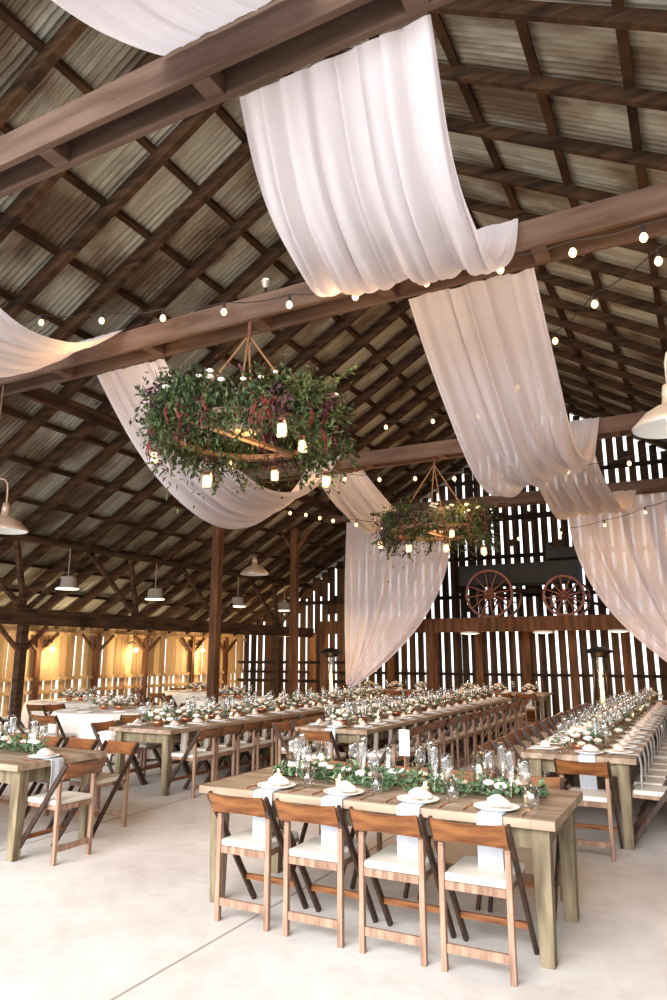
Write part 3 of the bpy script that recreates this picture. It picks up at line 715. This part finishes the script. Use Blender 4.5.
# ------------------------------------------------------------------ tables: top 0.76 high
def make_table(L, W):
    root = empty('farm_table')
    tp = MB(); n = 5
    for i in range(n):
        w_ = (W - 0.0) / n; tp.box((0, -W / 2 + w_ * (i + .5), 0.735), (L - 0.26, w_ - 0.003, 0.05))
    tp.build('table_top', M['table'], root, bevel=0.003)
    for s_ in (-1, 1): MB().box((s_ * (L / 2 - 0.065), 0, 0.735), (0.13, W, 0.05)).build('breadboard_end', M['table'], root, bevel=0.003)
    ap = MB()
    for s_ in (-1, 1): ap.box((0, s_ * (W / 2 - 0.10), 0.65), (L - 0.20, 0.03, 0.115)); ap.box((s_ * (L / 2 - 0.10), 0, 0.65), (0.03, W - 0.22, 0.115))
    ap.build('apron', M['tableleg'], root)
    for a in (-1, 1):
        for c in (-1, 1):
            MB().box((a * (L / 2 - 0.10), c * (W / 2 - 0.12), 0.355), (0.105, 0.105, 0.71), taper=0.72).build('leg', M['tableleg'], root, bevel=0.004)
    return root
TB = Proto(make_table(2.42, 1.0))
def table(cx, cy, rz, label, group='long farm tables'): return TB.put((cx, cy, 0), rz, label, 'table', group)

# ------------------------------------------------------------------ tableware prototypes
def make_plate():
    b = MB(); b.lathe([(0.001, 0.004), (0.075, 0.004), (0.085, 0.006), (0.125, 0.016), (0.135, 0.020), (0.134, 0.016), (0.09, 0.0), (0.001, 0.0)], n=28)
    return b.build('dinner_plate', M['plate'], smooth=True)
def make_runner_napkin(m, drop):
    # lies under the plate and hangs over the table edge; local +y = into the table, edge at y = 0
    N = 10; b = MB(); prof = [(0.26, 0.004), (0.10, 0.004), (0.005, 0.004), (-0.012, -0.002), (-0.016, -0.03)] + [(-0.018 - 0.004 * sin(k * 1.3), -0.03 - (drop - 0.03) * k / 5) for k in range(1, 6)]
    vs = []; fs = []
    for (y, z) in prof:
        for i in range(N + 1):
            u = i / N; q = 0.006 * sin(u * 9 + y * 20) if z < -0.02 else 0
            vs.append(((u - 0.5) * 0.145, y + q, z))
    for j in range(len(prof) - 1):
        for i in range(N): a = j * (N + 1) + i; fs.append((a, a + 1, a + N + 2, a + N + 1))
    b.add(vs, fs); o = b.build('hanging_napkin', m, smooth=True)
    s_ = o.modifiers.new('solid', 'SOLIDIFY'); s_.thickness = 0.003
    return o
def make_fold():
    # upright folded menu / napkin pyramid on the plate
    b = MB(); vs = []; fs = []
    b.add([(-0.105, -0.05, 0.010), (0.095, -0.06, 0.010), (0.105, 0.06, 0.010), (-0.08, 0.07, 0.010), (-0.035, 0.005, 0.115), (0.04, 0.02, 0.085), (0.0, -0.055, 0.05), (0.09, 0.02, 0.045)],
          [(0, 1, 6), (0, 6, 4), (6, 5, 4), (1, 5, 6), (1, 7, 5), (1, 2, 7), (2, 3, 4), (2, 4, 5), (7, 2, 5), (3, 0, 4), (3, 2, 1, 0)])
    o = b.build('folded_napkin', M['blush']); q = o.modifiers.new('soft', 'SUBSURF'); q.levels = q.render_levels = 1
    return o
def make_cutlery(kind):
    b = MB(); b.tube([(0, -0.10, 0.003), (0, 0.0, 0.005), (0, 0.04, 0.003)], [0.005, 0.003, 0.004], 6)
    if kind == 'fork':
        b.box((0, 0.055, 0.004), (0.022, 0.03, 0.002))
        for k in (-1, 0, 1): b.box((k * 0.008, 0.085, 0.005), (0.003, 0.035, 0.002))
    else:
        b.add([(-0.004, 0.04, 0.002), (0.009, 0.05, 0.002), (0.010, 0.10, 0.002), (-0.003, 0.13, 0.002), (-0.004, 0.04, 0.004), (0.009, 0.05, 0.004), (0.010, 0.10, 0.004), (-0.003, 0.13, 0.004)], [(0, 1, 2, 3), (7, 6, 5, 4), (0, 4, 5, 1), (1, 5, 6, 2), (2, 6, 7, 3), (3, 7, 4, 0)])
    return b.build('dinner_' + kind, M['copper'])
def make_wine():
    b = MB(); b.lathe([(0.001, 0.0024), (0.036, 0.0024), (0.034, 0.0048), (0.005, 0.0120), (0.004, 0.1080), (0.012, 0.1200), (0.034, 0.1500), (0.040, 0.1860), (0.036, 0.2400), (0.032, 0.2700), (0.030, 0.2700), (0.034, 0.2400), (0.037, 0.1860), (0.030, 0.1536), (0.001, 0.1260)], n=16)
    return b.build('wine_glass', M['glass'], smooth=True)
def make_flute():
    b = MB(); b.lathe([(0.001, 0.0024), (0.032, 0.0024), (0.030, 0.0048), (0.004, 0.0120), (0.004, 0.1020), (0.014, 0.1320), (0.026, 0.2040), (0.027, 0.2880), (0.024, 0.3240), (0.022, 0.3240), (0.024, 0.2880), (0.023, 0.2040), (0.001, 0.1200)], n=14)
    return b.build('champagne_flute', M['glass'], smooth=True)
def make_water():
    b = MB(); b.lathe([(0.001, 0.0036), (0.030, 0.0000), (0.036, 0.0360), (0.038, 0.1320), (0.036, 0.1320), (0.034, 0.0360), (0.001, 0.0120)], n=16)
    return b.build('water_glass', M['glass'], smooth=True)
PL = Proto(make_plate()); NB = Proto(make_runner_napkin(M['napkin'], 0.36)); NW = Proto(make_runner_napkin(M['napkin_w'], 0.30)); FN = Proto(make_fold())
FK = Proto(make_cutlery('fork')); KN = Proto(make_cutlery('knife')); WG = Proto(make_wine()); FL = Proto(make_flute()); WT = Proto(make_water())
ZT = 0.7605
GLASSES = 0
def setting(ex, ey, rz, who, grp, near=True, nap=True, glass=2, white=False):
    """a place at the table edge (ex, ey); rz turns local +y into the table"""
    c, s_ = cos(rz), sin(rz)
    W = lambda x, y: (ex + c * x - s_ * y, ey + s_ * x + c * y)
    def at(P_, x, y, z, lb, cat, g, r=0.0):
        q = W(x, y); return P_.put((q[0], q[1], z), rz + r, lb, cat, g)
    if nap: at(NW if white else NB, 0, 0, ZT, 'pale napkin hanging over the edge at ' + who, 'napkin', 'hanging napkins ' + grp)
    at(PL, 0, 0.16, ZT + 0.006, 'white dinner plate at ' + who, 'plate', 'dinner plates ' + grp)
    at(FN, 0, 0.16, ZT + 0.006, 'folded blush napkin on the plate at ' + who, 'napkin', 'folded napkins ' + grp, random.uniform(-0.5, 0.5))
    if near:
        at(FK, -0.175, 0.14, ZT, 'rose gold fork at ' + who, 'fork', 'forks ' + grp)
        at(KN, 0.17, 0.13, ZT, 'rose gold knife at ' + who, 'knife', 'knives ' + grp)
    if glass >= 1: at(WG, 0.13, 0.34, ZT, 'clear stemmed wine glass at ' + who, 'glass', 'wine glasses ' + grp)
    if glass >= 2: at(FL, 0.04, 0.36, ZT, 'tall clear champagne flute at ' + who, 'glass', 'champagne flutes ' + grp)
    if glass >= 3: at(WT, 0.19, 0.27, ZT, 'short clear water glass at ' + who, 'glass', 'water glasses ' + grp)

# ------------------------------------------------------------------ greenery for the tables
def garland(L, seed, name, label, loc, rz, dens=420, flowers=9, blush=4, gold=0, height=0.08, dark=False, group='greenery centrepieces on the tables', spread=0.09):
    rnd = random.Random(seed); random.seed(seed)
    root = empty(name, loc, rz); tag(root, label, 'centrepiece', group)
    st = MB(); pts = [(-L / 2 + L * k / 10, 0.03 * sin(k * 1.1 + seed), 0.02) for k in range(11)]
    st.tube(pts, 0.006, 5); st.build('stem', M['rafter'], root)
    lf = MB()
    for i in range(dens):
        u = rnd.uniform(-1, 1); x = u * L / 2; env = 0.55 + 0.45 * (1 - abs(u) ** 3)
        p = Vector((x, rnd.gauss(0, spread * 0.5) * env + 0.03 * sin(x * 4 + seed), 0.012 + abs(rnd.gauss(0, height * 0.5)) * env))
        d = Vector((rnd.uniform(-1, 1), rnd.uniform(-1, 1), rnd.uniform(-0.1, 0.8)))
        lf.leaf(p, d, rnd.uniform(0.04, 0.075), rnd.uniform(0.022, 0.038))
    lf.build('leaves', M['leaf'], root)
    for k in range(flowers + blush):
        u = (k + 0.5) / (flowers + blush) * 2 - 1
        f = MB(); rosette(f, (u * L / 2 * 0.9 + rnd.uniform(-.04, .04), rnd.uniform(-0.07, 0.07), height * 0.65 + 0.02 + rnd.uniform(-0.01, 0.03)), rnd.uniform(0.03, 0.045))
        f.build('rose' if k % 3 else 'blush_rose', M['rose'] if k % 3 else M['rose_b'], root, smooth=True)
    return root
def make_arrangement(seed):
    rnd = random.Random(seed); random.seed(seed)
    root = empty('floral_centrepiece')
    MB().lathe([(0.001, 0.0), (0.05, 0.0), (0.07, 0.04), (0.075, 0.07), (0.065, 0.07)], n=16).build('bowl', M['copper'], root, smooth=True)
    lf = MB()
    for i in range(80):
        a = rnd.uniform(0, 6.28); e = rnd.uniform(-0.2, 1.3); r = rnd.uniform(0.05, 0.19)
        p = Vector((r * cos(a) * cos(e) * 1.3, r * sin(a) * cos(e), 0.08 + r * sin(e) * 0.7)); lf.leaf(p, (cos(a), sin(a), rnd.uniform(-0.2, 0.9)), rnd.uniform(0.05, 0.08), rnd.uniform(0.025, 0.04))
    lf.build('leaves', M['leaf'], root)
    for k in range(15):
        a = k * 2.4; r = 0.03 + 0.010 * k; f = MB(); rosette(f, (r * cos(a) * 1.2, r * sin(a), 0.20 - 0.008 * k), rnd.uniform(0.035, 0.05))
        f.build('rose' if k % 2 else 'blush_rose', M['rose'] if k % 2 else M['rose_b'], root, smooth=True)
    return root
AR = [Proto(make_arrangement(3)), Proto(make_arrangement(9))]
def make_votive():
    r = empty('candle_holder')
    MB().lathe([(0.001, 0.0), (0.035, 0.0), (0.036, 0.075), (0.034, 0.075), (0.033, 0.004)], n=14).build('glass_cup', M['jar'], r, smooth=True)
    MB().lathe([(0.001, 0.045), (0.03, 0.045), (0.03, 0.005), (0.001, 0.005)], n=12).build('candle', M['wax'], r)
    MB().ball((0, 0, 0.062), 0.009, 6, 5, (1, 1, 1.8)).build('flame', M['candle'], r)
    return r
VO = Proto(make_votive())
def make_hurricane():
    r = empty('hurricane_candle')
    MB().lathe([(0.001, 0.0), (0.045, 0.0), (0.045, 0.25), (0.042, 0.25), (0.042, 0.004)], n=18).build('glass_cylinder', M['glass'], r, smooth=True)
    MB().tube([(0, 0, 0.005), (0, 0, 0.13)], 0.026, 14).build('candle', M['wax'], r, smooth=False)
    MB().ball((0, 0, 0.15), 0.010, 6, 5, (1, 1, 1.8)).build('flame', M['candle'], r)
    return r
HU = Proto(make_hurricane())
def make_carafe():
    r = empty('water_carafe')
    MB().lathe([(0.001, 0.002), (0.045, 0.0), (0.052, 0.05), (0.046, 0.13), (0.022, 0.19), (0.020, 0.23), (0.030, 0.27), (0.028, 0.27), (0.018, 0.23), (0.020, 0.19), (0.043, 0.13), (0.049, 0.05), (0.001, 0.006)], n=20).build('bottle', M['glass'], r, smooth=True)
    MB().lathe([(0.001, 0.008), (0.046, 0.008), (0.048, 0.05), (0.043, 0.11), (0.001, 0.11)], n=18).build('water', M['glass'], r, smooth=True)
    return r
CA = Proto(make_carafe())

# ------------------------------------------------------------------ front table (nearest, right of centre)
FX0, FX1, FY0, FY1 = -3.24, -0.82, 4.2, 5.2
table((FX0 + FX1) / 2, (FY0 + FY1) / 2, 0, 'weathered farm table in the foreground, right of centre, set for eight')
pos = [-2.74, -2.225, -1.71, -1.22]
nm = ['leftmost', 'second from left', 'third from left', 'rightmost']
for i, x in enumerate(pos):
    chair(x, 4.24 - 0.01 * i, 0.0, '%s wooden folding chair with its back to us at the foreground table' % nm[i], 'folding chairs on the near side of the foreground table')
    setting(x + 0.04, FY0, 0, 'the %s near-side place, foreground table' % nm[i], 'near side of the foreground table', glass=3)
    chair(x + 0.0, 5.22, pi, '%s folding chair on the far side of the foreground table' % nm[i], 'folding chairs on the far side of the foreground table')
    setting(x, FY1, pi, 'the %s far-side place, foreground table' % nm[i], 'far side of the foreground table', glass=3)
garland(1.95, 4, 'greenery_garland', 'green leaf garland with white roses along the foreground table', (-1.95, 4.74, ZT), 0.0, 950, 11, 5, height=0.10, spread=0.16)
for i, x in enumerate((-2.62, -1.42)): HU.put((x, 4.86, ZT), 0, 'tall clear glass cylinder with a candle on the foreground table, %s one' % ('left', 'right')[i], 'candle', 'glass cylinders on the foreground table')
CA.put((-2.05, 4.80, ZT), 0, 'clear glass water carafe in the middle of the foreground table', 'carafe', None)
for i, x in enumerate((-2.85, -2.35, -1.72, -1.05)): VO.put((x, 4.62, ZT), 0, 'small candle cup by the garland on the foreground table, %s' % nm[i], 'candle', 'candle cups on the foreground table')
tn = empty('table_number_stand', (-1.9, 4.72, ZT)); tag(tn, 'tall white card on a gold stand among the foreground glasses', 'card stand')
MB().lathe([(0.001, 0), (0.035, 0), (0.035, 0.008), (0.001, 0.010)], n=14).build('base', M['copper'], tn)
MB().tube([(0, 0, 0.008), (0, 0, 0.22)], 0.004, 6).build('rod', M['copper'], tn)
MB().box((0, 0, 0.30), (0.075, 0.004, 0.17)).build('card', M['card'], tn)

# ------------------------------------------------------------------ left front table
table(-6.33, 4.72, 0, 'weathered farm table at the left edge, end towards us')
chair(-5.02, 4.58, pi / 2, 'folding chair with a hanging napkin at the end of the left foreground table', 'folding chairs at the left foreground table')
setting(-5.12, 4.62, pi / 2, 'the end place of the left-edge table', 'left foreground table', glass=2)
chair(-5.42, 5.42, pi, 'folding chair at the far right corner of the left foreground table', 'folding chairs at the left foreground table')
for i, x in enumerate((-5.98, -6.5, -7.02)):
    chair(x, 5.42, pi, 'folding chair on the far side of the left foreground table, %s from its right end' % ORD[i + 1], 'folding chairs at the left foreground table')
    setting(x, 5.22, pi, '%s far place from the right, left-edge table' % ORD[i + 1], 'left foreground table', near=False)
for i, x in enumerate((-5.98, -6.5)):
    chair(x, 4.14, 0, 'folding chair on the near side of the left foreground table, %s from its right end' % ORD[i], 'folding chairs at the left foreground table')
    setting(x, 4.22, 0, '%s near place from the right, left-edge table' % ORD[i], 'left foreground table', near=True)
garland(1.5, 14, 'greenery_garland', 'green and white flower garland on the left foreground table', (-6.2, 4.78, ZT), 0.0, 600, 14, 4, height=0.12, spread=0.16)
HU.put((-5.72, 4.86, ZT), 0, 'tall glass cylinder with a candle on the left foreground table', 'candle', None)

# ------------------------------------------------------------------ the three long rows
def row(name, x0, x1, ys, near_l, ends=True, glass=2, per=5, skipfirst=0, napw=True):
    xc = (x0 + x1) / 2; k = 0
    for ti, y0 in enumerate(ys):
        yc = y0 + 1.21
        table(xc, yc, pi / 2, 'farm table, %s from the camera in the %s row' % (ORD[ti], name))
        for j in range(per):
            y = y0 + 0.30 + j * (2.42 - 0.6) / (per - 1); n = ti * per + j
            jl, jr = random.uniform(-.02, .02), random.uniform(-.02, .02)
            chair(x1 + 0.12 + jr, y, pi / 2, '%s folding chair from the camera on the right side of the %s row' % (ORD[n], name), 'folding chairs on the right side of the %s row' % name)
            chair(x0 - 0.12 + jl, y, -pi / 2, '%s folding chair from the camera on the left side of the %s row' % (ORD[n], name), 'folding chairs on the left side of the %s row' % name)
            setting(x1, y, pi / 2, 'the %s right-side place from the camera, %s row' % (ORD[n], name), 'right side of the %s row' % name, near=False, white=napw, glass=glass)
            setting(x0, y, -pi / 2, 'the %s left-side place from the camera, %s row' % (ORD[n], name), 'left side of the %s row' % name, near=False, white=napw, glass=glass if ti < 2 else 1)
        for j in range(4):
            y = y0 + 0.33 + j * 0.58; AR[(k) % 2].put((xc + random.uniform(-.03, .03), y, ZT), random.uniform(0, 3), 'low white and blush rose centrepiece, %s from the camera on the %s row' % (ORD[k], name), 'centrepiece', 'flower centrepieces on the %s row' % name)
            VO.put((xc + random.choice((-.13, .13)), y + 0.27, ZT), 0, 'small candle cup, %s from the camera on the %s row' % (ORD[k], name), 'candle', 'candle cups on the %s row' % name)
            k += 1
random.seed(3)
row('left', -6.78, -5.86, (6.95, 9.40, 11.85), True)
row('centre', -4.68, -3.74, (8.02, 10.47, 12.92), True)
row('right', -1.62, -0.64, (6.96, 9.41, 11.86), True)
chair(-4.2, 7.90, 0, 'folding chair with its back to us at the near end of the centre row', 'folding chairs at the near ends of the rows')
setting(-4.2, 8.02, 0, 'the near end of the centre row', 'near ends of the rows', near=True)
chair(-1.02, 6.80, 0, 'folding chair with its back to us at the near end of the right row', 'folding chairs at the near ends of the rows')
setting(-1.04, 6.96, 0, 'the near end of the right row', 'near ends of the rows', near=True)

# transverse tables at the far end
for i, (x, y, lb) in enumerate(((-7.35, 17.65, 'cross-set farm table at the far end behind the left curtain'), (-4.6, 17.65, 'cross-set farm table under the loft beam'), (-0.3, 15.6, 'cross-set farm table at the far right end'))):
    table(x, y, 0, lb)
    where = ('behind left curtain', 'under loft beam', 'at far right')[i]
    for j in range(4):
        xx = x - 0.84 + j * 0.56
        chair(xx, y - 0.52, 0, '%s folding chair from the left, cross table %s' % (ORD[j], where), 'folding chairs at the cross table ' + where)
        setting(xx, y - 0.5, 0, 'place %s from left, cross table %s' % (ORD[j], where), 'cross table ' + where, near=False, white=True, glass=1)
    for j in range(3): AR[j % 2].put((x - 0.75 + j * 0.75, y + 0.02, ZT), j, '%s flower centrepiece from the left on the cross table %s' % (ORD[j], where), 'centrepiece', 'flower centrepieces on the cross table ' + where)

# ------------------------------------------------------------------ round tables in the left aisle
def make_round():
    r = empty('round_table')
    MB().lathe([(0.001, 0.745), (0.88, 0.745), (0.88, 0.72), (0.001, 0.72)], n=40).build('tabletop', M['table'], r)
    for k in range(4):
        a = k * pi / 2 + 0.4; MB().bar((0.5 * cos(a), 0.5 * sin(a), 0.72), (0.6 * cos(a), 0.6 * sin(a), 0.0), 0.04, 0.04).build('leg', M['iron'], r)
    return r
def make_cloth():
    b = MB(); n = 96; prof = [(0.0, 0.752), (0.5, 0.752), (0.88, 0.752), (0.90, 0.745), (0.915, 0.70), (0.93, 0.5), (0.95, 0.25), (0.965, 0.03)]
    vs = []; fs = []
    for j, (r, z) in enumerate(prof):
        for k in range(n):
            a = 2 * pi * k / n; q = max(0, j - 3) * 0.014 * (sin(a * 14) + 0.6 * sin(a * 23 + 1)); vs.append(((r + q) * cos(a), (r + q) * sin(a), z))
    for j in range(len(prof) - 1):
        for k in range(n): fs.append((j * n + k, j * n + (k + 1) % n, (j + 1) * n + (k + 1) % n, (j + 1) * n + k))
    b.add(vs, fs); return b.build('tablecloth', M['cloth'], smooth=True)
RT = Proto(make_round()); CL = Proto(make_cloth())
rts = ((-8.98, 9.15, 'nearest to the left row'), (-11.4, 6.7, 'at the left edge'), (-11.4, 10.6, 'near the board wall'), (-9.05, 12.7, 'by the first nave post'), (-11.5, 14.75, 'farther along the wall'))
POSTS = [(-10.5, yy) for yy in (4.7, 8.5, 16.9)] + [(-8.45, 11.26), (-8.78, 14.85)]
for i, (x, y, wh) in enumerate(rts):
    RT.put((x, y, 0), i, 'round folding table under a white cloth, %s' % wh, 'table', 'round tables in the left aisle')
    CL.put((x, y, 0), i * 0.7, 'floor-length ivory cloth on the round table %s' % wh, 'tablecloth', 'round tablecloths')
    nch = 7 if i < 2 else 6
    for k in range(nch):
        a = 2 * pi * k / nch + 0.35 + i * 0.3
        cx_, cy_ = x + 1.24 * cos(a), y + 1.24 * sin(a)
        if min(math.hypot(cx_ - p[0], cy_ - p[1]) for p in POSTS) < 0.5 or cx_ < -12.6: continue
        chair(cx_, cy_, a + pi / 2, 'folding chair, %s anticlockwise, at the round table %s' % (ORD[k], wh), 'folding chairs at the round table ' + wh)
        c = (x + 0.62 * cos(a), y + 0.62 * sin(a))
        PL.put((c[0], c[1], 0.755), 0, 'white plate, %s anticlockwise, on the round table %s' % (ORD[k], wh), 'plate', 'plates on the round table ' + wh)
        if i < 4: WG.put((x + 0.42 * cos(a + .2), y + 0.42 * sin(a + .2), 0.755), 0, 'wine glass, %s anticlockwise, on the round table %s' % (ORD[k], wh), 'glass', 'wine glasses on the round table ' + wh)
    for k, (dx, dy) in enumerate(((-.14, 0.0), (.16, .05), (0.0, .2))): AR[(i + k) % 2].put((x + dx, y + dy, 0.755), k, '%s rose centrepiece on the round table %s' % (('left', 'right', 'rear')[k], wh), 'centrepiece', 'flower centrepieces on the round table ' + wh)

# ------------------------------------------------------------------ patio heaters
def heater(x, y, label):
    r = empty('patio_heater', (x, y, 0)); tag(r, label, 'patio heater', 'patio heaters at the far end')
    MB().box((0, 0, 0.30), (0.42, 0.42, 0.60), taper=1.15).build('base_cabinet', M['iron'], r, bevel=0.01)
    MB().lathe([(0.001, 0.62), (0.30, 0.62), (0.30, 0.60), (0.001, 0.60)], n=24).build('shelf', M['iron'], r)
    for k in range(4):
        a = k * pi / 2 + pi / 4; MB().tube([(0.22 * cos(a), 0.22 * sin(a), 0.6), (0.12 * cos(a), 0.12 * sin(a), 1.66)], 0.012, 6).build('corner_post', M['iron'], r)
    MB().tube([(0, 0, 0.62), (0, 0, 1.64)], 0.06, 14, caps=False).build('glass_tube', M['jar'], r, smooth=True)
    fl_ = MB(); fl_.tube([(0.01 * sin(k), 0.01 * cos(k), 0.65 + k * 0.13) for k in range(7)], [0.035, 0.045, 0.04, 0.035, 0.03, 0.02, 0.006], 8); fl_.build('flame', M['flame'], r, smooth=True)
    MB().lathe([(0.16, 1.60), (0.17, 1.68), (0.30, 1.70), (0.28, 1.73), (0.12, 1.80), (0.001, 1.82)], n=24).build('reflector_cap', M['iron'], r, smooth=True)
    point((x, y - 0.3, 1.2), 16, (1.0, 0.5, 0.18), 0.12, name='heater_light')
heater(-8.0, 15.3, 'black patio heater with a glass flame tube beside the left curtain')
heater(-1.88, 15.1, 'black patio heater with a glowing tube at the end of the right row')
# rubber of loose ends: open rail in front of the left far corner
for z in (0.95, 1.45):
    b = MB(); b.box((-10.3, 17.3, z), (3.6, 0.08, 0.08)); tag(b.build('corner_rail', M['darkwood']), 'dark rail across the far left corner', kind='structure')
